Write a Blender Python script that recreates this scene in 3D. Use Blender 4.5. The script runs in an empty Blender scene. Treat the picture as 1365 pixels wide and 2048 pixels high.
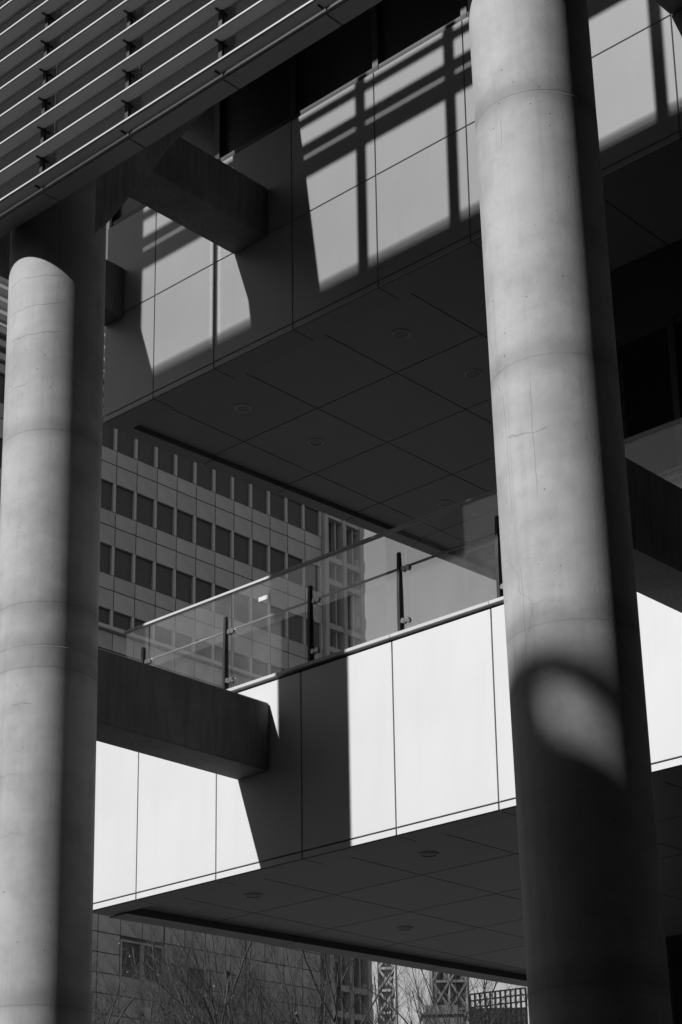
import bpy, bmesh, math, random
from mathutils import Vector, Matrix

# ------------------------------------------------------------------ camera
scn = bpy.context.scene
COL = scn.collection
CAM_POS = Vector((13.2337, -13.9818, -4.9724))
RIGHT = Vector((0.742373, 0.669714, -0.019101))
DOWN = Vector((-0.218860, 0.215462, -0.951670))
FWD = Vector((-0.633232, 0.710675, 0.306527))
cd = bpy.data.cameras.new('camera')
cam = bpy.data.objects.new('camera', cd)
COL.objects.link(cam)
m = Matrix.Identity(4)
for i in range(3):
    m[i][0] = RIGHT[i]; m[i][1] = -DOWN[i]; m[i][2] = -FWD[i]; m[i][3] = CAM_POS[i]
cam.matrix_world = m
cd.sensor_fit = 'HORIZONTAL'
cd.sensor_width = 36.0
cd.lens = 3811.95 / 1365.0 * 36.0
cd.shift_x = -(743.77 - 682.5) / 1365.0
cd.shift_y = (1469.25 - 1024.0) / 1365.0
cd.clip_start = 0.1
cd.clip_end = 3000.0
scn.camera = cam

# ------------------------------------------------------------------ light
SUN = Vector((0.30, 1.0, -0.905)).normalized()      # travel direction
elev = math.asin(-SUN.z)
azim = math.atan2(-SUN.x, -SUN.y)
w = bpy.data.worlds.new('World')
scn.world = w
w.use_nodes = True
nt = w.node_tree
bg = nt.nodes['Background']
sky = nt.nodes.new('ShaderNodeTexSky')
sky.sky_type = 'NISHITA'
sky.sun_disc = False
sky.sun_elevation = elev
sky.sun_rotation = azim
sky.air_density = 3.0
sky.dust_density = 0.05
bwn = nt.nodes.new('ShaderNodeSeparateColor')       # black and white film behind a red filter
nt.links.new(sky.outputs[0], bwn.inputs[0])
nt.links.new(bwn.outputs[0], bg.inputs[0])
bg.inputs[1].default_value = 0.068
sd = bpy.data.lights.new('sun', 'SUN')
sd.energy = 5.0
sd.angle = math.radians(0.7)
sd.color = (1, 1, 1)
so = bpy.data.objects.new('sun', sd)
COL.objects.link(so)
so.rotation_euler = SUN.to_track_quat('-Z', 'Y').to_euler()
so.location = (0, -40, 40)
scn.view_settings.view_transform = 'Standard'
scn.view_settings.look = 'None'
scn.view_settings.exposure = 0.21
scn.view_settings.gamma = 1.0
scn.view_settings.use_curve_mapping = False
scn.render.engine = 'CYCLES'

# ------------------------------------------------------------------ materials
ALBEDO = 0.76      # lowers every grey base colour to weaken the bounced fill light
def mat(name, base=0.5, rough=0.6, var=0.0, nscale=3.0, detail=6, bump=0.0, bscale=40.0, rnd=0.0,
        stretch=(1, 1, 1), metallic=0.0, spec=0.5, extra=None):
    """grey procedural material: two octaves of blotch + per-object variation + fine bump"""
    base *= ALBEDO
    M = bpy.data.materials.new(name)
    M.use_nodes = True
    n = M.node_tree.nodes; l = M.node_tree.links
    b = n['Principled BSDF']
    b.inputs['Roughness'].default_value = rough
    b.inputs['Metallic'].default_value = metallic
    b.inputs['Specular IOR Level'].default_value = spec
    tc = n.new('ShaderNodeTexCoord')
    mp = n.new('ShaderNodeMapping'); mp.inputs['Scale'].default_value = stretch
    l.new(tc.outputs['Object'], mp.inputs[0])
    no = n.new('ShaderNodeTexNoise'); no.inputs['Scale'].default_value = nscale; no.inputs['Detail'].default_value = detail
    l.new(mp.outputs[0], no.inputs[0])
    mr = n.new('ShaderNodeMapRange')
    mr.inputs[1].default_value = 0.3; mr.inputs[2].default_value = 0.7
    mr.inputs[3].default_value = base * (1 - var); mr.inputs[4].default_value = base * (1 + var)
    l.new(no.outputs['Fac'], mr.inputs[0])
    out = mr.outputs[0]
    if rnd:
        oi = n.new('ShaderNodeObjectInfo')
        r = n.new('ShaderNodeMapRange'); r.inputs[3].default_value = 1 - rnd; r.inputs[4].default_value = 1 + rnd
        l.new(oi.outputs['Random'], r.inputs[0])
        mu = n.new('ShaderNodeMath'); mu.operation = 'MULTIPLY'
        l.new(out, mu.inputs[0]); l.new(r.outputs[0], mu.inputs[1]); out = mu.outputs[0]
    if extra:
        out = extra(M, n, l, out, mp, b)
    l.new(out, b.inputs['Base Color'])
    if bump:
        nb = n.new('ShaderNodeTexNoise'); nb.inputs['Scale'].default_value = bscale; nb.inputs['Detail'].default_value = 4
        l.new(mp.outputs[0], nb.inputs[0])
        bp = n.new('ShaderNodeBump'); bp.inputs['Strength'].default_value = bump; bp.inputs['Distance'].default_value = 0.01
        l.new(nb.outputs['Fac'], bp.inputs['Height']); l.new(bp.outputs[0], b.inputs['Normal'])
    return M

def mulby(n, l, a, bsock):
    mu = n.new('ShaderNodeMath'); mu.operation = 'MULTIPLY'
    l.new(a, mu.inputs[0]); l.new(bsock, mu.inputs[1]); return mu.outputs[0]

def ramp(n, l, sock, p0, v0, p1, v1):
    r = n.new('ShaderNodeMapRange'); r.interpolation_type = 'SMOOTHSTEP'
    r.inputs[1].default_value = p0; r.inputs[2].default_value = p1; r.inputs[3].default_value = v0; r.inputs[4].default_value = v1
    l.new(sock, r.inputs[0]); return r.outputs[0]

def concrete_extra(M, n, l, out, mp, b):
    tc = n.new('ShaderNodeTexCoord')
    # horizontal lift marks, wavy
    def noise(scale, st, det=5, rough=0.6):
        p = n.new('ShaderNodeMapping'); p.inputs['Scale'].default_value = st
        l.new(tc.outputs['Object'], p.inputs[0])
        t = n.new('ShaderNodeTexNoise'); t.inputs['Scale'].default_value = scale; t.inputs['Detail'].default_value = det
        t.inputs['Roughness'].default_value = rough
        l.new(p.outputs[0], t.inputs[0]); return t.outputs['Fac']
    out = mulby(n, l, out, ramp(n, l, noise(1.0, (.5, .5, 9), 7, .65), 0.34, .975, .62, 1.01))      # thin horizontal banding
    out = mulby(n, l, out, ramp(n, l, noise(1.0, (14, 14, .35), 4), .32, .94, .55, 1.02))          # faint vertical streaks
    out = mulby(n, l, out, ramp(n, l, noise(1.3, (1, 1, .9), 6), .36, .84, .56, 1.03))           # broad damp stains
    # bug holes
    v = n.new('ShaderNodeTexVoronoi'); v.inputs['Scale'].default_value = 6.0
    l.new(tc.outputs['Object'], v.inputs['Vector'])
    out = mulby(n, l, out, ramp(n, l, v.outputs['Distance'], .035, .45, .06, 1.0))
    v2 = n.new('ShaderNodeTexVoronoi'); v2.inputs['Scale'].default_value = 17.0
    l.new(tc.outputs['Object'], v2.inputs['Vector'])
    pm = ramp(n, l, noise(1.7, (1, 1, 1), 3), .5, 1.0, .62, .7)
    hole = ramp(n, l, v2.outputs['Distance'], .06, 0.0, .12, 1.0)
    mxx = n.new('ShaderNodeMath'); mxx.operation = 'MAXIMUM'; l.new(hole, mxx.inputs[0]); l.new(pm, mxx.inputs[1])
    out = mulby(n, l, out, mxx.outputs[0])
    out = mulby(n, l, out, ramp(n, l, noise(5.5, (1, 1, 1), 8, .7), .32, .93, .60, 1.02))         # fine mottle
    # hairline cracks : distorted coarse cells
    dn = n.new('ShaderNodeTexNoise'); dn.inputs['Scale'].default_value = 3.5; dn.inputs['Detail'].default_value = 6
    l.new(tc.outputs['Object'], dn.inputs[0])
    mx = n.new('ShaderNodeMix'); mx.data_type = 'VECTOR'; mx.inputs[0].default_value = .22
    l.new(tc.outputs['Object'], mx.inputs[4]); l.new(dn.outputs['Color'], mx.inputs[5])
    vc = n.new('ShaderNodeTexVoronoi'); vc.feature = 'DISTANCE_TO_EDGE'; vc.inputs['Scale'].default_value = 0.95
    l.new(mx.outputs[1], vc.inputs['Vector'])
    crack = ramp(n, l, vc.outputs['Distance'], .0015, .86, .006, 1.0)
    # cracks fade in and out
    msk = ramp(n, l, noise(.8, (1, 1, 1), 3), .46, 0.0, .60, 1.0)
    one = n.new('ShaderNodeMix'); one.data_type = 'FLOAT'; one.inputs[2].default_value = 1.0
    l.new(msk, one.inputs[0]); l.new(crack, one.inputs[3])
    out = mulby(n, l, out, one.outputs[0])
    return out

def board_extra(M, n, l, out, mp, b):
    tc = n.new('ShaderNodeTexCoord')
    p = n.new('ShaderNodeMapping'); p.inputs['Scale'].default_value = (16, 16, 1.2)
    l.new(tc.outputs['Object'], p.inputs[0])
    t = n.new('ShaderNodeTexNoise'); t.inputs['Scale'].default_value = 1.4; t.inputs['Detail'].default_value = 7
    l.new(p.outputs[0], t.inputs[0])
    out = mulby(n, l, out, ramp(n, l, t.outputs['Fac'], .3, .78, .62, 1.05))
    return out

def panel_extra(M, n, l, out, mp, b):
    tc = n.new('ShaderNodeTexCoord')
    p = n.new('ShaderNodeMapping'); p.inputs['Scale'].default_value = (5, 5, .5)
    l.new(tc.outputs['Object'], p.inputs[0])
    t = n.new('ShaderNodeTexNoise'); t.inputs['Scale'].default_value = 1.0; t.inputs['Detail'].default_value = 6
    l.new(p.outputs[0], t.inputs[0])
    return mulby(n, l, out, ramp(n, l, t.outputs['Fac'], .3, .98, .6, 1.01))

def glass(name, trans=0.8, refl=.05, rough=0.0, tint=1.0, dust=0.0):
    M = bpy.data.materials.new(name); M.use_nodes = True
    n = M.node_tree.nodes; l = M.node_tree.links
    n.remove(n['Principled BSDF'])
    tr = n.new('ShaderNodeBsdfTransparent'); tr.inputs[0].default_value = (trans, trans, trans, 1)
    gl = n.new('ShaderNodeBsdfGlossy'); gl.inputs['Roughness'].default_value = rough
    gl.inputs[0].default_value = (tint, tint, tint, 1)
    lw = n.new('ShaderNodeLayerWeight'); lw.inputs[0].default_value = 0.5
    pw = n.new('ShaderNodeMath'); pw.operation = 'POWER'; pw.inputs[1].default_value = 4.0
    l.new(lw.outputs['Facing'], pw.inputs[0])
    fr = n.new('ShaderNodeMapRange'); fr.inputs[3].default_value = refl; fr.inputs[4].default_value = 1.0
    l.new(pw.outputs[0], fr.inputs[0])
    mx = n.new('ShaderNodeMixShader')
    l.new(fr.outputs[0], mx.inputs[0]); l.new(tr.outputs[0], mx.inputs[1]); l.new(gl.outputs[0], mx.inputs[2])
    out = mx.outputs[0]
    if dust:                                    # thin film of dust that catches direct sun
        di = n.new('ShaderNodeBsdfDiffuse'); di.inputs[0].default_value = (.8, .8, .8, 1)
        tl = n.new('ShaderNodeBsdfTranslucent'); tl.inputs[0].default_value = (.8, .8, .8, 1)
        m1 = n.new('ShaderNodeMixShader'); m1.inputs[0].default_value = .5
        l.new(di.outputs[0], m1.inputs[1]); l.new(tl.outputs[0], m1.inputs[2])
        tc = n.new('ShaderNodeTexCoord'); no = n.new('ShaderNodeTexNoise'); no.inputs['Scale'].default_value = 2.2; no.inputs['Detail'].default_value = 6
        l.new(tc.outputs['Object'], no.inputs[0])
        mr = n.new('ShaderNodeMapRange'); mr.inputs[1].default_value = .3; mr.inputs[2].default_value = .7
        mr.inputs[3].default_value = dust * .5; mr.inputs[4].default_value = dust * 1.5
        l.new(no.outputs['Fac'], mr.inputs[0])
        m2 = n.new('ShaderNodeMixShader'); l.new(mr.outputs[0], m2.inputs[0])
        l.new(out, m2.inputs[1]); l.new(m1.outputs[0], m2.inputs[2]); out = m2.outputs[0]
    l.new(out, n['Material Output'].inputs[0])
    return M

def column_material(name, rings, vcracks, hcracks):
    def ex(M, n, l, out, mp, b):
        out = concrete_extra(M, n, l, out, mp, b)
        tc = n.new('ShaderNodeTexCoord'); sx = n.new('ShaderNodeSeparateXYZ'); l.new(tc.outputs['Object'], sx.inputs[0])
        def m(op, a, bb=None, c=None):
            k = n.new('ShaderNodeMath'); k.operation = op
            for i, v in enumerate((a, bb, c)):
                if v is None: continue
                if isinstance(v, (int, float)): k.inputs[i].default_value = v
                else: l.new(v, k.inputs[i])
            return k.outputs[0]
        def noise(scale, det=6):
            t = n.new('ShaderNodeTexNoise'); t.inputs['Scale'].default_value = scale; t.inputs['Detail'].default_value = det
            l.new(tc.outputs['Object'], t.inputs[0]); return m('SUBTRACT', t.outputs['Fac'], .5)
        nz, nf, ns = noise(3.0), noise(9.0), noise(2.0, 8)
        zz = m('ADD', sx.outputs['Z'], GROUND)
        zw = m('ADD', zz, m('MULTIPLY', nf, .012))
        for k, zr in enumerate(rings):                         # pour joints: a wavering line and the stain round it
            d = m('ABSOLUTE', m('SUBTRACT', zw, zr))
            out = mulby(n, l, out, ramp(n, l, d, .003, .80 + (.06 if name.endswith('right_column') else 0), .014, 1.0))
            dd = m('ADD', m('SUBTRACT', zz, zr + .03), m('MULTIPLY', ns, .35))
            out = mulby(n, l, out, ramp(n, l, m('ABSOLUTE', dd), .0, .74, .19, 1.0))
        th = m('ARCTAN2', sx.outputs['Y'], sx.outputs['X'])
        for (deg, z0, z1, lean) in vcracks:                     # hairline cracks running up the shaft
            d = m('ABSOLUTE', m('ADD', m('SUBTRACT', th, math.radians(deg)), m('ADD', m('MULTIPLY', nz, .10), m('MULTIPLY', m('SUBTRACT', zz, (z0 + z1) / 2), lean))))
            line = ramp(n, l, d, .002, .30, .012, 0.0)
            line = mulby(n, l, line, ramp(n, l, zz, z0, 0.0, z0 + .25, 1.0))
            line = mulby(n, l, line, ramp(n, l, zz, z1 - .25, 1.0, z1, 0.0))
            out = mulby(n, l, out, m('SUBTRACT', 1.0, line))
        for (zc, d0, d1) in hcracks:                            # wavering hairlines round the shaft
            d = m('ABSOLUTE', m('ADD', m('SUBTRACT', zz, zc), m('ADD', m('MULTIPLY', nz, .16), m('MULTIPLY', nf, .05))))
            line = ramp(n, l, d, .002, .30, .009, 0.0)
            line = mulby(n, l, line, ramp(n, l, th, math.radians(d0), 0.0, math.radians(d0 + 8), 1.0))
            line = mulby(n, l, line, ramp(n, l, th, math.radians(d1 - 8), 1.0, math.radians(d1), 0.0))
            out = mulby(n, l, out, m('SUBTRACT', 1.0, line))
        return out
    return mat(name, .45, .75, .07, 2.2, 8, bump=.10, bscale=60, extra=ex)
GROUND = -6.6
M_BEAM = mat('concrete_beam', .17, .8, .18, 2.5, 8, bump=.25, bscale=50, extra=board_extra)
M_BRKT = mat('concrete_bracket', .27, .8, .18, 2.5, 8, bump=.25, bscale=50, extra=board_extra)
M_WALL = mat('white_wall_panel', .74, .5, .03, 1.2, 5, rnd=.015, extra=panel_extra)
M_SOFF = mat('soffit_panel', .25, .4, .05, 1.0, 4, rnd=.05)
M_BACK = mat('joint_backing', .05, .9, .05)
M_CORE = mat('joint_reveal', .5, .8, .05)
M_FASC = mat('fascia_metal', .24, .45, .04, 2, 4, rnd=.05)
M_BLADE = mat('louvre_blade', .47, .35, .03, 4, 3)
M_SUNNOSE = mat('sunlit_nose_tone', .62, .4, .03, 5, 3)
M_DARKM = mat('dark_metal', .035, .4, .1, 8, 3, metallic=.3)
M_SUNSTOP = mat('sun_stop', .03, .8, .1, 3, 3)
M_STEEL = mat('brushed_steel', .55, .3, .06, 30, 3, metallic=1.0)
M_RAIL = mat('pale_rail_metal', .62, .5, .04, 6, 3)
M_MIDR = mat('grey_tube', .22, .45, .1, 6, 3)
M_FRAME = mat('window_frame', .09, .45, .1, 6, 3)
M_GSCREEN = glass('screen_glass', .74, .13)
M_GRAIL = glass('railing_glass', .97, .04, dust=.055)
M_DGLASS = mat('dark_window_glass', .025, .03, .2, .6, 3, spec=.5)
M_UPG = mat('upper_window_glass', .09, .22, .3, .6, 4)
M_ASPH = mat('asphalt', .06, .9, .25, .6, 8, bump=.3, bscale=60)
M_PAVE = mat('pavement', .07, .85, .15, .8, 8, bump=.2, bscale=40)
M_BOUNCE = mat('bounce_paving', .15, .85, .1, .8, 8)
M_FARP = mat('far_cladding', .40, .7, .10, .8, 6, rnd=.09)
M_FARL = mat('far_podium_cladding', .42, .8, .16, 1.2, 7, rnd=.10)
M_FARJ = mat('far_joint', .09, .9, .1)
M_FARS = mat('far_window_frame', .46, .5, .05, 1, 4)
M_FARG = mat('far_window_glass', .11, .35, .3, .35, 4, rnd=.3, spec=.2)
M_FARB = mat('far_blind', .26, .8, .1, 2, 3, rnd=.3)
M_TWG = mat('tower_window_glass', .09, .45, .3, .5, 4, rnd=.3)
M_PODG = mat('podium_window_glass', .13, .5, .3, .5, 4)
M_BARK = mat('bark', .065, .9, .3, 14, 6)
M_LEAF = mat('dry_leaf', .42, .7, .2, 5, 3)
M_TOWER = mat('pale_lattice_paint', .42, .6, .12, .5, 4)
M_TOWD = mat('dark_lattice_paint', .16, .6, .1, .5, 4)
M_BRICKD = mat('dark_cladding', .11, .8, .15, .5, 5)
M_STICK = mat('paper_sticker', .75, .7, .05, 30, 3)
M_SKYBLOCK = mat('sky_block_cladding', .02, .5, .15, .3, 5)
M_OPP = mat('opposite_cladding', .10, .8, .15, .3, 6)

# ------------------------------------------------------------------ mesh helpers
_cache = {}
def box_mesh(dx, dy, dz, material, bevel=0.0):
    key = (round(dx, 4), round(dy, 4), round(dz, 4), material.name, bevel)
    if key in _cache: return _cache[key]
    bm = bmesh.new()
    bmesh.ops.create_cube(bm, size=1.0)
    bmesh.ops.scale(bm, vec=(dx, dy, dz), verts=bm.verts)
    if bevel:
        bmesh.ops.bevel(bm, geom=bm.edges[:], offset=bevel, segments=1, affect='EDGES')
    me = bpy.data.meshes.new('box'); bm.to_mesh(me); bm.free()
    me.materials.append(material)
    _cache[key] = me
    return me

def link(name, me, parent=None, loc=(0, 0, 0)):
    o = bpy.data.objects.new(name, me)
    COL.objects.link(o)
    o.location = loc
    if parent is not None:
        o.parent = parent
        o.matrix_parent_inverse = Matrix.Translation(-WPOS(parent))
    return o

_wpos = {}
def WPOS(o):
    return _wpos.get(o.name, Vector(o.location))

def child(name, me, parent, loc):
    """world-space loc; parents are never rotated or scaled"""
    o = bpy.data.objects.new(name, me)
    COL.objects.link(o)
    o.parent = parent
    o.location = Vector(loc) - WPOS(parent) if parent is not None else Vector(loc)
    _wpos[o.name] = Vector(loc)
    return o

def empty(name, loc, label, cat, group=None):
    o = bpy.data.objects.new(name, None)
    COL.objects.link(o)
    o.location = loc
    o.empty_display_size = .2
    _wpos[o.name] = Vector(loc)
    tag(o, label, cat, group)
    return o

def tag(o, label, cat, group=None):
    o['label'] = label; o['category'] = cat
    if group: o['group'] = group
    return o

def bx(name, x0, x1, y0, y1, z0, z1, material, parent=None, bevel=0.0):
    me = box_mesh(x1 - x0, y1 - y0, z1 - z0, material, bevel)
    return child(name, me, parent, ((x0 + x1) / 2, (y0 + y1) / 2, (z0 + z1) / 2))

def poly_prism(name, pts, z0, z1, material, parent=None):
    """vertical prism from xy polygon"""
    c = Vector((sum(p[0] for p in pts) / len(pts), sum(p[1] for p in pts) / len(pts), (z0 + z1) / 2))
    bm = bmesh.new()
    lo = [bm.verts.new((p[0] - c.x, p[1] - c.y, z0 - c.z)) for p in pts]
    hi = [bm.verts.new((p[0] - c.x, p[1] - c.y, z1 - c.z)) for p in pts]
    bm.faces.new(lo[::-1]); bm.faces.new(hi)
    for i in range(len(pts)):
        j = (i + 1) % len(pts)
        bm.faces.new((lo[i], lo[j], hi[j], hi[i]))
    bmesh.ops.recalc_face_normals(bm, faces=bm.faces[:])
    me = bpy.data.meshes.new(name); bm.to_mesh(me); bm.free(); me.materials.append(material)
    return child(name, me, parent, c)

def tube_mesh(name, pts, r0, r1, sides, material, smooth=True, cap=True):
    """swept tube along pts (Vectors, local)"""
    bm = bmesh.new(); rings = []
    for i, p in enumerate(pts):
        d = (pts[min(i + 1, len(pts) - 1)] - pts[max(i - 1, 0)]).normalized()
        a = d.orthogonal().normalized() if i == 0 else (a - d * a.dot(d)).normalized()
        b = d.cross(a)
        r = r0 + (r1 - r0) * i / (len(pts) - 1)
        rings.append([bm.verts.new(p + (a * math.cos(2 * math.pi * k / sides) + b * math.sin(2 * math.pi * k / sides)) * r) for k in range(sides)])
    for i in range(len(rings) - 1):
        for k in range(sides):
            f = bm.faces.new((rings[i][k], rings[i][(k + 1) % sides], rings[i + 1][(k + 1) % sides], rings[i + 1][k]))
            f.smooth = smooth
    if cap:
        bm.faces.new(rings[0][::-1]); bm.faces.new(rings[-1])
    me = bpy.data.meshes.new(name); bm.to_mesh(me); bm.free(); me.materials.append(material)
    return me

def lathe_mesh(name, prof, seg, material, sharp=()):
    bm = bmesh.new()
    def ring(r, z):
        return [bm.verts.new((r * math.cos(2 * math.pi * k / seg), r * math.sin(2 * math.pi * k / seg), z)) for k in range(seg)]
    first = last = None
    for (p, q) in zip(prof[:-1], prof[1:]):                 # each band has its own rings: crisp profile breaks
        a, b = ring(*p), ring(*q)
        first = first or a; last = b
        for k in range(seg):
            f = bm.faces.new((a[k], a[(k + 1) % seg], b[(k + 1) % seg], b[k])); f.smooth = True
    bm.faces.new(ring(*prof[0])[::-1]); bm.faces.new(ring(*prof[-1]))
    me = bpy.data.meshes.new(name); bm.to_mesh(me); bm.free(); me.materials.append(material)
    return me

# ------------------------------------------------------------------ layout constants
MOD = 1.314
GROUND = -6.6
JW = [-2.862 + MOD * i for i in range(0, 11)]          # panel joints of both walls
YU = -0.085
ZUB, ZUM, ZUT = 6.227, 7.575, 8.943
GAP = 0.008
XR = 9.0                                               # right end of what is built

# ------------------------------------------------------------------ ground
def sheet(name, x0, x1, y0, y1, z, material):
    bm = bmesh.new()
    vs = [bm.verts.new(p) for p in ((x0, y0, z), (x1, y0, z), (x1, y1, z), (x0, y1, z))]
    bm.faces.new(vs)
    me = bpy.data.meshes.new(name); bm.to_mesh(me); bm.free(); me.materials.append(material)
    o = bpy.data.objects.new(name, me); COL.objects.link(o); o['kind'] = 'structure'
    return o
sheet('ground', -1500, 1500, -1500, 1500, GROUND - .12, M_ASPH)
o = bx('bounce_plaza', -58, -6, 14, 75, GROUND - .12, GROUND + .03, M_BOUNCE); o['kind'] = 'structure'  # unseen paler sheet added to bounce sun up onto the far block
o = bx('pavement', -30, 60, -17, 13.9, GROUND - .12, GROUND, M_PAVE); o['kind'] = 'structure'

# ------------------------------------------------------------------ clad storeys (wall panels, soffit panels)
def edge_x(y, a, b): return a + b * y

def storey(name, label, yw, zb, wall_rows, joints, col0, row0, ea, eb, ztop_core, cellz=.06, xl=-3.57, drop=0.0, ew=.21):
    """a clad storey: core mass, wall panels on the front, soffit border and recessed soffit grid underneath"""
    t = empty(name, (-3.5, yw, zb), label, 'building')
    yb = 11.0
    zs = zb - .083                      # underside of the border
    # core: everything behind the open joints
    poly_prism('core', [(-3.53, yw + .017), (XR + 4, yw + .017), (XR + 4, yb), (edge_x(yb, ea, eb) + .03, yb)], zs + cellz + .03, ztop_core, M_CORE, t)
    # wall panels
    js = [xl] + [j for j in joints if j < XR] + [XR]
    rows = [(zs, zb)] + wall_rows
    for (z0, z1) in rows:
        for a, b in zip(js[:-1], js[1:]):
            bx('wall_panel', a + GAP, b - GAP, yw, yw + .015, z0 + GAP, z1 - GAP if (z0, z1) != rows[-1] else z1, M_WALL, t, .0025)
    # soffit border along the wall (between wall joints)
    for i, (a, b) in enumerate(zip(js[:-1], js[1:])):
        bx('border_panel', a + GAP * .8, b - GAP * .8, yw + .019, row0 - GAP, zs + .001, zs + .02, M_SOFF, t)
    # soffit border along the left end
    yy = row0
    while yy < yb - .01:
        y2 = min(yy + MOD, yb)
        p = [(edge_x(yy + GAP, ea, eb), yy + GAP), (edge_x(yy + GAP, ea, eb) + ew, yy + GAP), (edge_x(y2 - GAP, ea, eb) + ew, y2 - GAP), (edge_x(y2 - GAP, ea, eb), y2 - GAP)]
        poly_prism('edge_panel', p, zs - drop, zs + cellz + .02, M_SOFF, t)
        yy += MOD
    # recessed grid
    for r in range(9):
        y0 = row0 + MOD * r; y1 = min(y0 + MOD, yb)
        if y1 - y0 < .1: break
        for c in range(-1, 9):
            x0 = col0 + MOD * c; x1 = x0 + MOD
            if x0 > XR: break
            e0 = edge_x(y0, ea, eb) + ew + .025; e1 = edge_x(y1, ea, eb) + ew + .025
            if x1 < max(e0, e1) + .05: continue
            a0 = max(x0 + GAP, e0); a1 = max(x0 + GAP, e1)
            if a0 == x0 + GAP and a1 == x0 + GAP:
                bx('soffit_panel', x0 + GAP, x1 - GAP, y0 + GAP, y1 - GAP, zs + cellz, zs + cellz + .02, M_SOFF, t)
            else:
                poly_prism('soffit_panel', [(a0, y0 + GAP), (x1 - GAP, y0 + GAP), (x1 - GAP, y1 - GAP), (a1, y1 - GAP)], zs + cellz, zs + cellz + .02, M_SOFF, t)
    return t

ju = [-2.625] + JW[1:]
upper = storey('upper_storey', 'white panelled upper storey with dark soffit bridging behind the columns', YU, ZUB,
               [(ZUB, ZUM), (ZUM, ZUT)], ju, -2.748, .272, -3.62, .048, ZUT - .03)
lower = storey('lower_storey', 'bright white lower storey with panelled soffit carrying the glass railing', 0.0, 0.0,
               [(0.0, 2.0)], JW, -2.614, .326, -3.73, .075, 1.9, xl=-3.72, drop=.018, ew=.31)
# parapet coping of the lower storey, one length per module
js = [-3.57] + [j for j in JW if j < XR] + [XR]
for a, b in zip(js[:-1], js[1:]):
    bx('coping', a + .0015, b - .0015, -.03, .3, 2.035, 2.075, M_RAIL, lower, .004)
bx('coping_shadow_gap', -3.55, XR, .035, .27, 1.9, 2.035, M_BACK, lower)
bx('terrace_floor', -3.5, XR, .3, 10.9, 1.9, 1.93, M_PAVE, lower)

# windows above the upper wall
jw = [-3.57] + [j for j in ju if j < XR] + [XR]
for i, (a, b) in enumerate(zip(jw[:-1], jw[1:])):
    zt = 12.2
    wdw = bx('window', a + .05, b - .05, .02, .04, ZUT + .10, zt, M_UPG, upper)
    bx('frame', a - .035 if i else a, a + .05, -.06, .05, ZUT + .012, zt, M_FRAME, wdw)
    bx('frame', a + .05, b - .035, -.05, .05, ZUT + .012, ZUT + .10, M_FRAME, wdw)
    bx('frame', a + .05, b - .035, -.03, .05, 10.3, 10.36, M_FRAME, wdw)
bx('roof_slab', -4.75, XR + 4, -3.55, 11, 12.25, 12.7, M_BACK, upper)

# terrace core: dark glazed room under the upper storey
core = empty('terrace_room', (2.7, 1.5, 1.93), 'dark glazed room set back on the terrace behind the right column', 'building')
bx('wall', 2.6, XR, 1.6, 10.8, 1.935, 6.19, M_BACK, core)
bx('header', 2.6, XR, 1.5, 1.6, 5.36, 6.19, M_FRAME, core)
for a, b in ((2.6, 3.78), (3.78, 5.1), (5.1, 6.4), (6.4, XR)):
    pn = bx('window_pane', a + .04, b - .04, 1.55, 1.57, 2.0, 5.28, M_DGLASS, core)
    bx('frame', b - .04, b + .04, 1.5, 1.6, 1.94, 5.36, M_FRAME, pn)
    bx('frame', a + .04, b - .04, 1.52, 1.6, 5.28, 5.36, M_FRAME, pn)
lcore = empty('ground_floor_room', (0, 6.5, GROUND), 'black recessed ground floor wall under the lower soffit', 'building')
bx('wall', -.4, XR + 4, 6.5, 10.8, GROUND, -.03, M_BACK, lcore)
for a, b in ((0.0, 2.6), (2.6, 5.2), (5.2, XR)):
    bx('window_pane', a + .06, b - .06, 6.44, 6.47, GROUND + .3, -.3, M_DGLASS, lcore)

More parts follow.
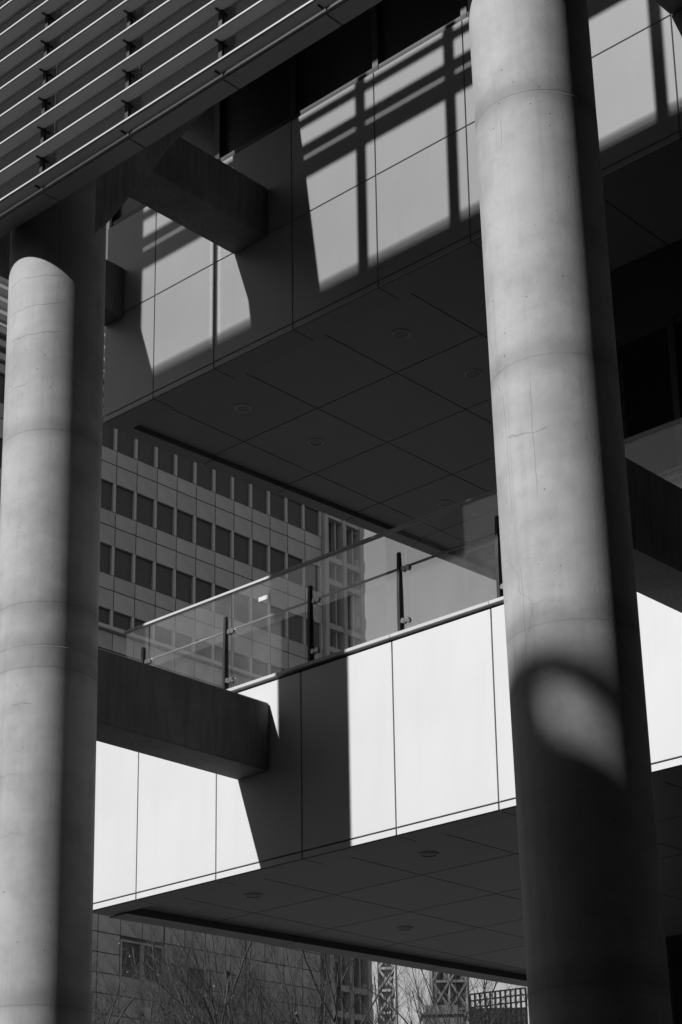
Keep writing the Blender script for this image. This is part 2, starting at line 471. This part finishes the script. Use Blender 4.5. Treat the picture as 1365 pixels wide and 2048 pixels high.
# ------------------------------------------------------------------ columns
HF = Vector((FWD.x, FWD.y, 0)).normalized(); HR = Vector((HF.y, -HF.x, 0))
def column(loc, label, z1, rings, seed, material, strut=True, lean=0.0, zp=0.0):
    x, y = loc
    rnd = random.Random(seed)
    t = empty('concrete_column', (x, y, GROUND), label, 'column', 'round concrete columns')
    r = .505
    prof = []
    zs = [1.536] if x < 0 else [4.644]
    prof.append((r, GROUND))
    cur = r
    for zr in zs:
        prof.append((cur, zr - .008)); prof.append((cur - .0025, zr - .003)); prof.append((cur - .0025, zr + .002))
        cur = r + rnd.uniform(-.003, .003)
        prof.append((cur, zr + .006))
    prof.append((cur, z1))
    z0 = GROUND
    me = lathe_mesh('shaft', [(a, b - z0) for a, b in prof], 96, material)
    child('shaft', me, t, (x, y, z0))
    if strut:
        prof = [(-2.80, 6.18), (-2.726, 6.307), (-2.52, 6.605), (-2.331, 6.906), (-2.13, 7.20), (-1.96, 7.479), (-1.78, 7.787), (-1.603, 8.03), (-1.13, 8.696), (-.30, 9.9),
                (-.16, 10.1), (-.16, 11.6), (-1.2, 10.1), (-2.05, 8.85), (-2.65, 7.95), (-2.9, 7.6), (-2.9, 6.0)]
        bm = bmesh.new(); hw = .475
        a = [bm.verts.new((-hw, p[0] + 2.9, p[1] - 5.85)) for p in prof]; b = [bm.verts.new((hw, p[0] + 2.9, p[1] - 5.85)) for p in prof]
        bm.faces.new(a); bm.faces.new(b[::-1])
        for k in range(len(prof)):
            q = (k + 1) % len(prof); bm.faces.new((a[k], b[k], b[q], a[q]))
        bmesh.ops.recalc_face_normals(bm, faces=bm.faces[:])
        bmesh.ops.bevel(bm, geom=[e for e in bm.edges if abs(e.verts[0].co.x - e.verts[1].co.x) < .01], offset=.03, segments=3, affect='EDGES')
        me = bpy.data.meshes.new('bracket'); bm.to_mesh(me); bm.free(); me.materials.append(M_BRKT)
        child('bracket', me, t, (x + .02, y, 5.85))
    if lean:                                    # the shaft stands very slightly out of plumb
        rot = Matrix.Rotation(-math.radians(lean), 3, HF); piv = Vector((x, y, zp))
        t.location = piv + rot @ (Vector((x, y, GROUND)) - piv)
        t.rotation_euler = rot.to_euler()
    return t
RL = (-5.2, -1.95, 1.316, 1.536, 1.988, 3.842)
RR = (-5.2, -2.6, .077, 2.265, 4.644)
M_CL = column_material('concrete_left_column', RL, [(-100, -.4, 1.9, .02), (-112, 4.9, 5.6, .05)], [(5.60, -110, -25), (5.26, -110, -25), (4.94, -110, -28), (4.37, -110, -65), (.95, -80, -50)])
M_CR = column_material('concrete_right_column', RR, [(-107, .9, 2.2, .05), (-77, 1.0, 2.2, -.02), (-99, -.3, .7, .0), (-89, 4.1, 4.6, -.15)], [(1.65, -110, -60)])
column((-.915, -2.90), 'round concrete column at the left with cracked shaft and shadowed top', 6.9, RL, 1, M_CL, True, .36, .0)
column((5.385, -2.865), 'tall round concrete column at the right, its foot in deep shadow', 6.9, RR, 4, M_CR, True, .92, .4)

def beam(name, label, x0, x1, y0, y1, z0, z1):
    o = bx(name, x0, x1, y0, y1, z0, z1, M_BEAM, None, .018)
    tag(o, label, 'beam', 'concrete cross beams')
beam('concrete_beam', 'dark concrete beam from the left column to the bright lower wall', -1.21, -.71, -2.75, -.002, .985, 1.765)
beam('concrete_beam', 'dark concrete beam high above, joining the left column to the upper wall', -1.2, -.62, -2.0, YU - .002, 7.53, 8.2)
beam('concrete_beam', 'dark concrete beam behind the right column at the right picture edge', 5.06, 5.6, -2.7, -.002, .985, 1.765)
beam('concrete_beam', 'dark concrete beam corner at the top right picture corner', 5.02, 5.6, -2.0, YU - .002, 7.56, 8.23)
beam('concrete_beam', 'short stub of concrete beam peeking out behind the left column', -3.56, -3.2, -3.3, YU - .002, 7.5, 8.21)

# ------------------------------------------------------------------ louvred glass screen in front of the columns
scr = empty('louvre_screen', (-1.8, -3.7, 6.21), 'glass screen with white horizontal louvre blades in the upper left corner', 'louvre screen')
XS0, XS1 = -1.85, XR
bl_z = [6.262 + .348 * i for i in range(9)]
for z in bl_z:
    bm = bmesh.new()
    # blade section: thin rounded nose at y=-3.86, root at y=-3.70, slightly tapered
    prof = [(-.130, -.010), (-.134, -.004), (-.134, .013), (-.128, .018), (0, .024), (0, -.008), (-.120, -.013)]
    L = XS1 - XS0
    a = [bm.verts.new((-L / 2, p[0], p[1])) for p in prof]; b = [bm.verts.new((L / 2, p[0], p[1])) for p in prof]
    bm.faces.new(a); bm.faces.new(b[::-1])
    for i in range(len(prof)):
        j = (i + 1) % len(prof); bm.faces.new((a[i], b[i], b[j], a[j]))
    bmesh.ops.recalc_face_normals(bm, faces=bm.faces[:])
    me = _cache.get('blade')
    if me is None:
        me = bpy.data.meshes.new('louvre_blade'); bm.to_mesh(me); me.materials.append(M_BLADE); _cache['blade'] = me
    bm.free()
    lb = child('louvre_blade', me, scr, ((XS0 + XS1) / 2, -3.725, z))
    bx('sunlit_nose', XS0, XS1, -3.866, -3.8595, z - .003, z + .015, M_SUNNOSE, lb)  # paler strip paints the sun on the nose of a one-tone blade
jm = [j for j in JW if XS0 < j < XS1]
for j in jm:
    bx('mullion', j - .02, j + .02, -3.70, -3.60, 6.33, 9.2, M_DARKM, scr)
    bx('mullion_cap', j - .024, j + .024, -3.738, -3.7225, 6.31, 9.2, M_DARKM, scr)
    for z in bl_z:
        bx('bracket', j - .007, j + .007, -3.80, -3.739, z - .028, z - .0095, M_DARKM, scr)
xs = [XS0] + jm + [XS1]
for a, b in zip(xs[:-1], xs[1:]):
    bx('glass_panel', a + .004, b - .004, -3.722, -3.704, 6.302, 9.2, M_GSCREEN, scr)
    bx('blind_or_sun_stop', a + .03, b - .03, -3.60, -3.58, 6.45, 9.2, M_SUNSTOP, scr)  # added opaque sheet that keeps sun stripes off bracket and rail
    bx('fascia_panel', a + .008, b - .008, -3.70, -3.49, 6.21, 6.235, M_FASC, scr, .003)
    bx('fascia_panel', a + .008, b - .008, -3.693, -3.67, 6.237, 6.30, M_DARKM, scr)
bx('drip_edge', XS0, XS1, -3.712, -3.703, 6.222, 6.236, M_RAIL, scr)
bx('sill_beam', XS0, XS1, -3.665, -3.50, 6.238, 6.325, M_DARKM, scr)

# upper glazing above the louvres (out of the picture; its bars shade the upper wall)
ug = empty('upper_glazing', (-3.9, -3.6, 9.2), 'clear glazing with mullions above the louvre screen', 'glazing')
bx('spandrel', -4.75, XR, -3.66, -3.5, 9.2, 9.52, M_FASC, ug)
for z0, z1 in ((11.24, 11.49), (11.545, 11.69), (11.95, 12.06)):
    bx('transom', -3.95, XR, -3.625, -3.59, z0, z1, M_FASC, ug)
mu = [-2.59] + [-.19 + 1.325 * i for i in range(-1, 7)]
for x in mu:
    hw = .045 if x < -2 else .07
    bx('mullion', x - hw, x + hw, -3.64, -3.58, 9.52, 12.25, M_DARKM, ug)
for a, b in zip([-4.03] + mu, mu + [XR]):
    bx('glass_panel', a + .076, b - .076, -3.62, -3.60, 9.52, 12.25, M_GSCREEN, ug)
for z0, h in ((9.545, .05), (9.615, .035), (9.675, .025), (9.735, .015)):
    bx('edge_soften_bar', -3.95, XR, -3.62, -3.60, z0, z0 + h, M_FASC, ug)  # added bars, graded to blur the lower edge of the sunlit area
bx('corner_pier', -4.75, -3.95, -3.7, -3.4, 6.2, 12.25, M_FASC, ug)

# ------------------------------------------------------------------ glass railing
rail = empty('glass_railing', (-3.2, .05, 2.075), 'frameless glass railing with steel posts along the terrace edge', 'railing')
ZR = 3.262
bx('top_rail', -3.2, XR, .022, .074, ZR - .012, ZR + .020, M_RAIL, rail, .003)
posts = [-2.85, -1.445, -.115, 1.18, 2.495, 3.81, 5.12, 6.44]
def post_mesh():
    bm = bmesh.new()
    pr = [(-.028, 0), (.045, 0), (.040, .45), (.020, .905), (-.012, .905), (-.028, .45)]     # y,z tapered blade
    a = [bm.verts.new((-.02, p[0], p[1])) for p in pr]; b = [bm.verts.new((.02, p[0], p[1])) for p in pr]
    bm.faces.new(a[::-1]); bm.faces.new(b)
    for i in range(len(pr)):
        j = (i + 1) % len(pr); bm.faces.new((a[i], a[j], b[j], b[i]))
    bmesh.ops.recalc_face_normals(bm, faces=bm.faces[:])
    bmesh.ops.bevel(bm, geom=bm.edges[:], offset=.003, segments=1, affect='EDGES')
    me = bpy.data.meshes.new('post'); bm.to_mesh(me); bm.free(); me.materials.append(M_DARKM)
    return me
PM = post_mesh()
CL = tube_mesh('clamp', [Vector((0, 0, 0)), Vector((.03, .0, 0)), Vector((.06, .0, 0))], .014, .014, 10, M_DARKM)
CK = tube_mesh('clamp_disc', [Vector((0, -.022, 0)), Vector((0, 0, 0)), Vector((0, .03, 0))], .028, .028, 14, M_STEEL)
MR = None
for i, x in enumerate(posts):
    p = child('post', PM, rail, (x, .03, 2.077))
    for z in (2.20, 2.79):
        c = child('clamp', CL, p, (x + .02, .045, z))
        for dx in (.065, .125):
            child('clamp_disc', CK, c, (x + dx - .02, .03 if z < 2.5 else .05, z))
edges = [-3.185] + [x + .085 for x in posts if x > -2.9] + [XR]
for a, b in zip(edges[:-1], edges[1:]):
    bx('glass_panel', a + .012, b - .012, .043, .053, 2.11, ZR - .013, M_GRAIL, rail)
for a, b in zip(posts[:-1], posts[1:]):
    me = tube_mesh('middle_rail', [Vector((-(b - a - .05) / 2, 0, 0)), Vector((0, 0, 0)), Vector(((b - a - .05) / 2, 0, 0))], .014, .014, 12, M_MIDR)
    child('middle_rail', me, rail, ((a + b) / 2, .095, 2.83))
st = bx('paper_sticker', -.92, -.76, .0405, .0425, 3.02, 3.07, M_STICK)
tag(st, 'small white paper notice stuck to the railing glass', 'notice')

# ------------------------------------------------------------------ downlights
RIM = lathe_mesh('rim', [(.082, .004), (.084, -.012), (.098, -.014), (.108, -.006), (.110, .004)], 32, M_RAIL)
LENS = lathe_mesh('lens', [(.080, .002), (.078, -.004), (.05, -.008), (.004, -.009)], 24, M_FASC)
def downlight(x, y, z, label):
    t = empty('ceiling_downlight', (x, y, z), label, 'downlight', 'recessed soffit downlights')
    child('rim', RIM, t, (x, y, z)); child('lens', LENS, t, (x, y, z))
zu = ZUB - .083 + .06; zl = -.083 + .06
for x, y, lab in ((.537, .93, 'upper soffit, nearest the white wall beside the right column'), (-2.09, .93, 'upper soffit, leftmost, close to the wall'),
                  (-2.09, 2.243, 'upper soffit, second in the left row from the wall'), (.537, 2.243, 'upper soffit, half hidden by the right column'),
                  (-2.09, 4.87, 'upper soffit, just above the glass railing top')):
    downlight(x, y, zu, 'round recessed downlight in the ' + lab)
for x, y, lab in ((.671, .983, 'lower soffit, nearest the right column'), (-1.957, .983, 'lower soffit, leftmost, near the white wall'), (-1.957, 3.61, 'lower soffit, lowest, above the far trees')):
    downlight(x, y, zl, 'round recessed downlight in the ' + lab)

# ------------------------------------------------------------------ far office building
XF = -59.0
far = empty('office_building', (XF, 55, GROUND), 'grey office block with rows of dark windows seen through the gap', 'building')
PIT = 1.464
Y0 = 46.63                                   # right edge of window 0
HEADS = [43.2, 39.56, 35.9, 32.26]
bx('wall', XF - 20, XF - .12, 20, 63.2, GROUND, 46.0, M_FARJ, far)
rp0 = random.Random(11)
for r, hz in enumerate(HEADS):
    sill = hz - 1.66 if r < 3 else 31.3
    nxt = HEADS[r + 1] if r < 3 else 31.3
    for i in range(-8, 12):
        if -5 < i < -1: continue             # hidden behind the column
        yr = Y0 + PIT * i
        yl = yr - 1.22
        wd = bx('window', XF - .18, XF - .14, yl, yr, sill, hz, M_FARG, far)
        bx('frame', XF - .16, XF + .02, yr, yr + .17, sill, hz, M_FARS, wd)
        bx('frame', XF - .16, XF - .02, yl, yr, hz - .05, hz, M_FARJ, wd)
        if rp0.random() < .35:
            bl = rp0.uniform(.25, 1.0)
            bx('blind_or_sun_stop', XF - .139, XF - .130, yl + .02, yr - .02, hz - .05 - bl * (hz - sill) * .8, hz - .06, M_FARB, wd)
        bx('mullion', XF - .12, XF - .06, yr + .185, yr + .235, sill - .2, hz + .05, M_FARS, wd)
        if nxt < sill - .3:
            mid = (sill + nxt) / 2 + .12
            bx('spandrel_panel', XF - .12, XF - .02, yl + .0, yr + .18, mid + .03, sill - .03, M_FARP, far)
            bx('spandrel_panel', XF - .12, XF - .02, yl + .0, yr + .18, nxt + .03, mid - .03, M_FARP, far)
# top storey louvre bands (seen left of the left column)
for k in range(9):
    bx('louvre_band', XF - .12, XF + .15, 22, 63.2, 43.9 + k * .75, 44.25 + k * .75, M_FARP if k % 2 else M_FARS, far)
bx('spandrel_panel', XF - .12, XF - .02, 22, 63.2, 43.25, 43.75, M_FARP, far)
# podium panels seen under the lower storey
rp = random.Random(5)
bx('podium_ledge', XF - .1, XF + .25, 22, 63.2, 31.05, 31.25, M_FARS, far)
for i in range(-8, 12):
    if -5 < i < -1: continue
    yr = Y0 + PIT * i + .18; yl = yr - PIT + .05
    for a, b in ((29.0, 29.95), (30.0, 31.0)):
        bx('spandrel_panel', XF - .12, XF - .02, yl, yr, a + .02, b - .02, M_FARP, far)
wins = {(1, 14.83), (2, 14.83), (4, 14.2)}
for i in range(-1, 11):
    yr = Y0 + PIT * i + 1.15; yl = yr - PIT + .06
    if i % 4 == 3: yl += .06
    z = 20.1
    while z > 9.0:
        z0 = z - 1.0
        hit = [w_ for w_ in wins if w_[0] == i and w_[1] - 1.9 < z - .5 < w_[1]]
        if not hit:
            bx('podium_panel', XF - .12, XF - .02 + rp.uniform(-.01, .01), yl, yr, z0 + .02, z - .01, M_FARL, far)
        z -= 1.02
    for (ii, zt) in wins:
        if ii == i:
            wd = bx('window', XF - .3, XF - .26, yl, yr, zt - 1.9, zt, M_PODG, far)
            bx('frame', XF - .25, XF + .02, yl - .02, yl + .08, zt - 1.9, zt, M_FARL, wd)
            bx('frame', XF - .25, XF + .02, yr - .08, yr + .02, zt - 1.9, zt, M_FARL, wd)
            bx('frame', XF - .25, XF + .02, yl + .08, yr - .08, zt - .1, zt, M_FARL, wd)

# corner tower of the office building: frame of piers and beams with recessed windows and rounded ends
tw = empty('corner_tower', (XF, 64.8, GROUND), 'gridded corner tower with rounded balcony ends at the right of the office block', 'building')
bx('wall', XF - 6, XF - .5, 63.25, 66.3, GROUND, 46, M_FARJ, tw)
for y0, y1 in ((62.985, 63.3), (64.6, 64.9), (66.15, 66.45)):
    bx('pier', XF - .6, XF + .22, y0, y1, GROUND, 46, M_FARP, tw)
z = 8.3; k = 0
while z < 45:
    h = (1.15, 2.5)[k % 2]
    bx('beam', XF - .55, XF + .16, 63.25, 66.4, z, z + .34, M_FARP, tw)
    for (a, b) in ((63.3, 64.6), (64.9, 66.15)):
        pn = bx('window', XF - .46, XF - .42, a + .12, b - .05, z + .45, z + .34 + h, M_TWG, tw)
        bx('frame', XF - .46, XF - .1, b - .42, b - .30, z + .34, z + .34 + h, M_FARP, pn)
    z += h + .34; k += 1
BUMP = lathe_mesh('balcony_end', [(.02, 0), (.38, 0), (.42, .08), (.42, .62), (.38, .7), (.02, .7)], 20, M_FARS)
z = 9.0; k = 0
while z < 44:
    child('balcony_end', BUMP, tw, (XF - .25, 66.45, z)); z += (1.35, 2.4)[k % 2]; k += 1

# ------------------------------------------------------------------ distant structures seen under the lower soffit
def at_px(px, py, depth):
    """place on the line of sight, used only to survey positions of far things"""
    return CAM_POS + (FWD + RIGHT * ((px - 743.77) / 3811.95) + DOWN * ((py - 1469.25) / 3811.95)) * depth

def bar(name, p, q, wdt, material, parent):
    """square bar between two world points"""
    c = (p + q) / 2; d = q - p; L = d.length
    ux = d.normalized(); uy = Vector((0, 0, 1)).cross(ux)
    uy = uy.normalized() if uy.length > 1e-3 else Vector((1, 0, 0)); uz = ux.cross(uy)
    bm = bmesh.new(); bmesh.ops.create_cube(bm, size=1)
    M3 = Matrix((ux * L, uy * wdt, uz * wdt)).transposed()
    for v in bm.verts: v.co = M3 @ v.co
    me = bpy.data.meshes.new(name); bm.to_mesh(me); bm.free(); me.materials.append(material)
    return child(name, me, parent, c)

def lattice(name, label, px0, px1, depth, bayh, ztop, bwid, material, fill=None, thick=2.0, nb=1):
    a = at_px(px0, 2000, depth); b = at_px(px1, 2000, depth)
    W = (b - a).dot(HR); base = Vector((a.x, a.y, GROUND))
    t = empty(name, base, label, 'tower')
    def P(u, v, z): return base + HR * (u * W) + HF * (v * thick) + Vector((0, 0, z - GROUND))
    for v in (0, 1):
        for u in [k / nb for k in range(nb + 1)]:
            bar('post', P(u, v, GROUND), P(u, v, ztop), bwid, material, t)
    z = ztop; low = at_px(px0, 2048, depth).z - 3
    while z > low:
        for v in (0, 1):
            bar('rung', P(0, v - .001, z - .1), P(1, v - .001, z - .1), bwid * .9, material, t)
        for k in range(nb):
            u0, u1 = k / nb, (k + 1) / nb
            bar('brace', P(u0, -.012, z - .1), P(u1, -.012, z - .1 - bayh), bwid * .75, material, t)
            bar('brace', P(u1, -.03, z - .1), P(u0, -.03, z - .1 - bayh), bwid * .75, material, t)
        z -= bayh
    if fill:
        p = [P(.02, .15, 0), P(.98, .15, 0), P(.98, .95, 0), P(.02, .95, 0)]
        poly_prism('infill', [(q.x, q.y) for q in p], GROUND, ztop - .3, fill, t)
    return t
lattice('lattice_tower', 'pale steel lattice tower with crossed braces beside the office block', 757, 792, 170, 2.0, 33.5, .26, M_TOWER, M_FARL, 1.6)
lattice('lattice_tower', 'dark tower with crossed pale braces under the lower soffit', 866, 936, 230, 3.4, 44.0, .34, M_TOWD, M_BRICKD, 4.0, 2)
# flat roofed kiosk block in front of the dark tower
a = at_px(846, 2018, 150); b = at_px(926, 2018, 150); W = (b - a).dot(HR); base = Vector((a.x, a.y, GROUND))
kt = empty('low_building', base, 'low stepped roof block in front of the dark braced tower', 'building')
for k, (u0, u1, z0, z1) in enumerate(((0, 1, 14, a.z - .25), (.08, .92, a.z - .24, a.z + .25), (-.04, 1.04, a.z - .5, a.z - .38))):
    p = [base + HR * W * u0 + HF * (-.15 if k == 2 else 0), base + HR * W * u1 + HF * (-.15 if k == 2 else 0), base + HR * W * u1 + HF * 3, base + HR * W * u0 + HF * 3]
    poly_prism(('wall', 'roof', 'cornice')[k], [(q.x, q.y) for q in p], GROUND if k == 0 else z0, z1, M_TOWD, kt)
# white grid frame building
a = at_px(940, 1990, 120); b = at_px(1052, 1972, 120); W = (b - a).dot(HR); base = Vector((a.x, a.y, GROUND))
gt = empty('grid_frame_building', base, 'open white grid framed building at the bottom beside the right column', 'building')
p = [base + HR * .1 + HF * .7, base + HR * W + HF * .7, base + HR * W + HF * 4, base + HR * .1 + HF * 4]
poly_prism('wall', [(q.x, q.y) for q in p], GROUND, a.z - .75, M_TOWER, gt)
for k in range(12):
    q = base + HR * (W * k / 11)
    bar('post', q, Vector((q.x, q.y, a.z + .35 * k / 11)), .10, M_TOWD, gt)
for k in range(9):
    z = a.z - k * .42
    bar('rail', Vector((base.x, base.y, z)) - HF * .06, Vector((base.x, base.y, z + .35)) + HR * W - HF * .06, .09, M_TOWD, gt)

# ------------------------------------------------------------------ bare trees
def tree(label, px, depth, height, seed, spread=.45, stems=3, leaves=0, dens=1.0):
    rnd = random.Random(seed)
    p = at_px(px, 2048, depth)
    base = Vector((p.x, p.y, GROUND))
    t = empty('bare_tree', base, label, 'tree', 'bare winter trees')
    trunk = bmesh.new(); limb = bmesh.new(); twig = bmesh.new(); tips = []
    def seg(bm, pts, r0, r1, sides):
        rings = []; a = None
        for i, q in enumerate(pts):
            d = (pts[min(i + 1, len(pts) - 1)] - pts[max(i - 1, 0)]).normalized()
            a = d.orthogonal().normalized() if a is None else (a - d * a.dot(d)).normalized()
            b = d.cross(a); r = r0 + (r1 - r0) * i / (len(pts) - 1)
            rings.append([bm.verts.new(q + (a * math.cos(6.2832 * k / sides) + b * math.sin(6.2832 * k / sides)) * r) for k in range(sides)])
        for i in range(len(rings) - 1):
            for k in range(sides):
                f = bm.faces.new((rings[i][k], rings[i][(k + 1) % sides], rings[i + 1][(k + 1) % sides], rings[i + 1][k])); f.smooth = True
    def grow(bm_level, pos, d, L, r, lvl):
        n = max(3, int(L / .28)); pts = [pos.copy()]; q = pos.copy(); dd = d.copy()
        for i in range(n):
            dd = (dd + Vector((rnd.gauss(0, 1), rnd.gauss(0, 1), rnd.gauss(0, .6))) * .075 + Vector((0, 0, .045))).normalized()
            q = q + dd * (L / n); pts.append(q.copy())
        bm = (trunk, limb, twig, twig, twig)[lvl]
        seg(bm, pts, r, r * (.55 if lvl < 3 else .35), (8, 6, 4, 3, 3)[lvl])
        if lvl >= 3: tips.append(pts[-1])
        if lvl >= 4: return
        nc = int((11, 11, 9, 5)[lvl] * dens)
        for k in range(nc):
            u = rnd.uniform(.28 if lvl else .45, 1.0); j = min(int(u * n), n - 1)
            c = pts[j]; ax = (pts[j + 1] - pts[j]).normalized()
            s = ax.orthogonal().normalized(); s.rotate(Matrix.Rotation(rnd.uniform(0, 6.283), 3, ax))
            nd = (ax + s * rnd.uniform(.45, .95) * (spread / .45)).normalized()
            grow(bm, c, nd, L * rnd.uniform(.38, .62) * (1.15 - .5 * u), r * (1 - .45 * u) * rnd.uniform(.38, .56), lvl + 1)
    for s in range(stems):
        an = rnd.uniform(0, 6.283)
        lean = Vector((math.cos(an) * .16, math.sin(an) * .16, 1)).normalized() if stems > 1 else Vector((0, 0, 1))
        grow(trunk, base + Vector((math.cos(an), math.sin(an), 0)) * .12, lean, height * rnd.uniform(.62, .8), .07 if stems > 1 else .11, 0)
    for nm, bm in (('trunk', trunk), ('limbs', limb), ('twigs', twig)):
        me = bpy.data.meshes.new(nm); 
        for v in bm.verts: v.co -= base
        bm.to_mesh(me); bm.free(); me.materials.append(M_BARK)
        child(nm, me, t, base)
    if leaves:
        bm = bmesh.new()
        for q in rnd.sample(tips, min(leaves, len(tips))):
            q = q - base; s = rnd.uniform(.02, .04)
            a = Vector((rnd.gauss(0, 1), rnd.gauss(0, 1), rnd.gauss(0, 1))).normalized(); b = a.orthogonal().normalized(); c = a.cross(b)
            f = [bm.verts.new(q + b * s), bm.verts.new(q + c * s * .6 + a * .006), bm.verts.new(q - b * s), bm.verts.new(q - c * s * .6 + a * .006)]
            bm.faces.new(f)
        me = bpy.data.meshes.new('leaves'); bm.to_mesh(me); bm.free(); me.materials.append(M_LEAF)
        lf = child('leaves', me, t, base); lf['kind'] = 'stuff'
    return t
tree('bare tree with a few pale leaves beside the left column', 232, 36, 10.9, 3, .40, 3, 110)
tree('bushy bare tree in front of the dark office podium', 480, 38, 11.4, 8, .42, 4, 0)
tree('slender bare tree between the leafy tree and the bushy one', 345, 42, 11.2, 17, .36, 2, 0, .8)
tree('thin bare tree in front of the podium, left of the pale lattice tower', 665, 44, 11.6, 12, .42, 3, 0, .8)
tree('thin bare tree against the sky between the lattice towers', 835, 48, 12.2, 21, .42, 3, 0, .8)
tree('thin bare tree in front of the white grid frame, next to the right column', 985, 46, 11.6, 33, .42, 2, 0, .8)

# ------------------------------------------------------------------ building across the street (behind the camera): its roof edge shades the right column
op = empty('opposite_building', (-2, -27, GROUND), 'office block across the street behind the viewer', 'building')
XO = -2.6
bx('wall', XO, 60, -44, -26, GROUND, 19.79, M_OPP, op)
bx('parapet_post', XO, XO + 1.15, -26.6, -26, 19.79, 20.4, M_OPP, op)
bx('parapet_rail', XO, 60, -26.25, -26, 20.24, 20.48, M_OPP, op)
bx('tower', -.85, 60, -44, -26.4, 19.79, 46.0, M_OPP, op)  # taller part added to shade the wall right of the view
for k in range(6):
    bx('window_band', XO + 1, 58, -26.05, -25.97, -4 + k * 3.8, -2 + k * 3.8, M_DGLASS, op)

ol = empty('opposite_building', (-40, -27, GROUND), 'unseen lower block added across the street, left, to cut sky light', 'building')
bx('wall', -60, XO - .15, -60, -29, GROUND, 18.6, M_OPP, ol)  # added mass that blocks low sky and darkens the shadows
for k in range(5):
    bx('window_band', -58, -3.5, -29.05, -28.97, -4 + k * 4.2, -1.8 + k * 4.2, M_DGLASS, ol)
wg = empty('sky_block_tower', (30, -10, GROUND), 'unseen tall dark tower added to the right of the viewer to cut sky light', 'building')
bx('wall', 24, 50, -44, 11, GROUND, 45.0, M_SKYBLOCK, wg)  # added mass, kept near black, that blocks sky from the right
for k in range(11):
    bx('window_band', 23.95, 24.02, -43, 10.5, -4 + k * 4.2, -1.8 + k * 4.2, M_DGLASS, wg)
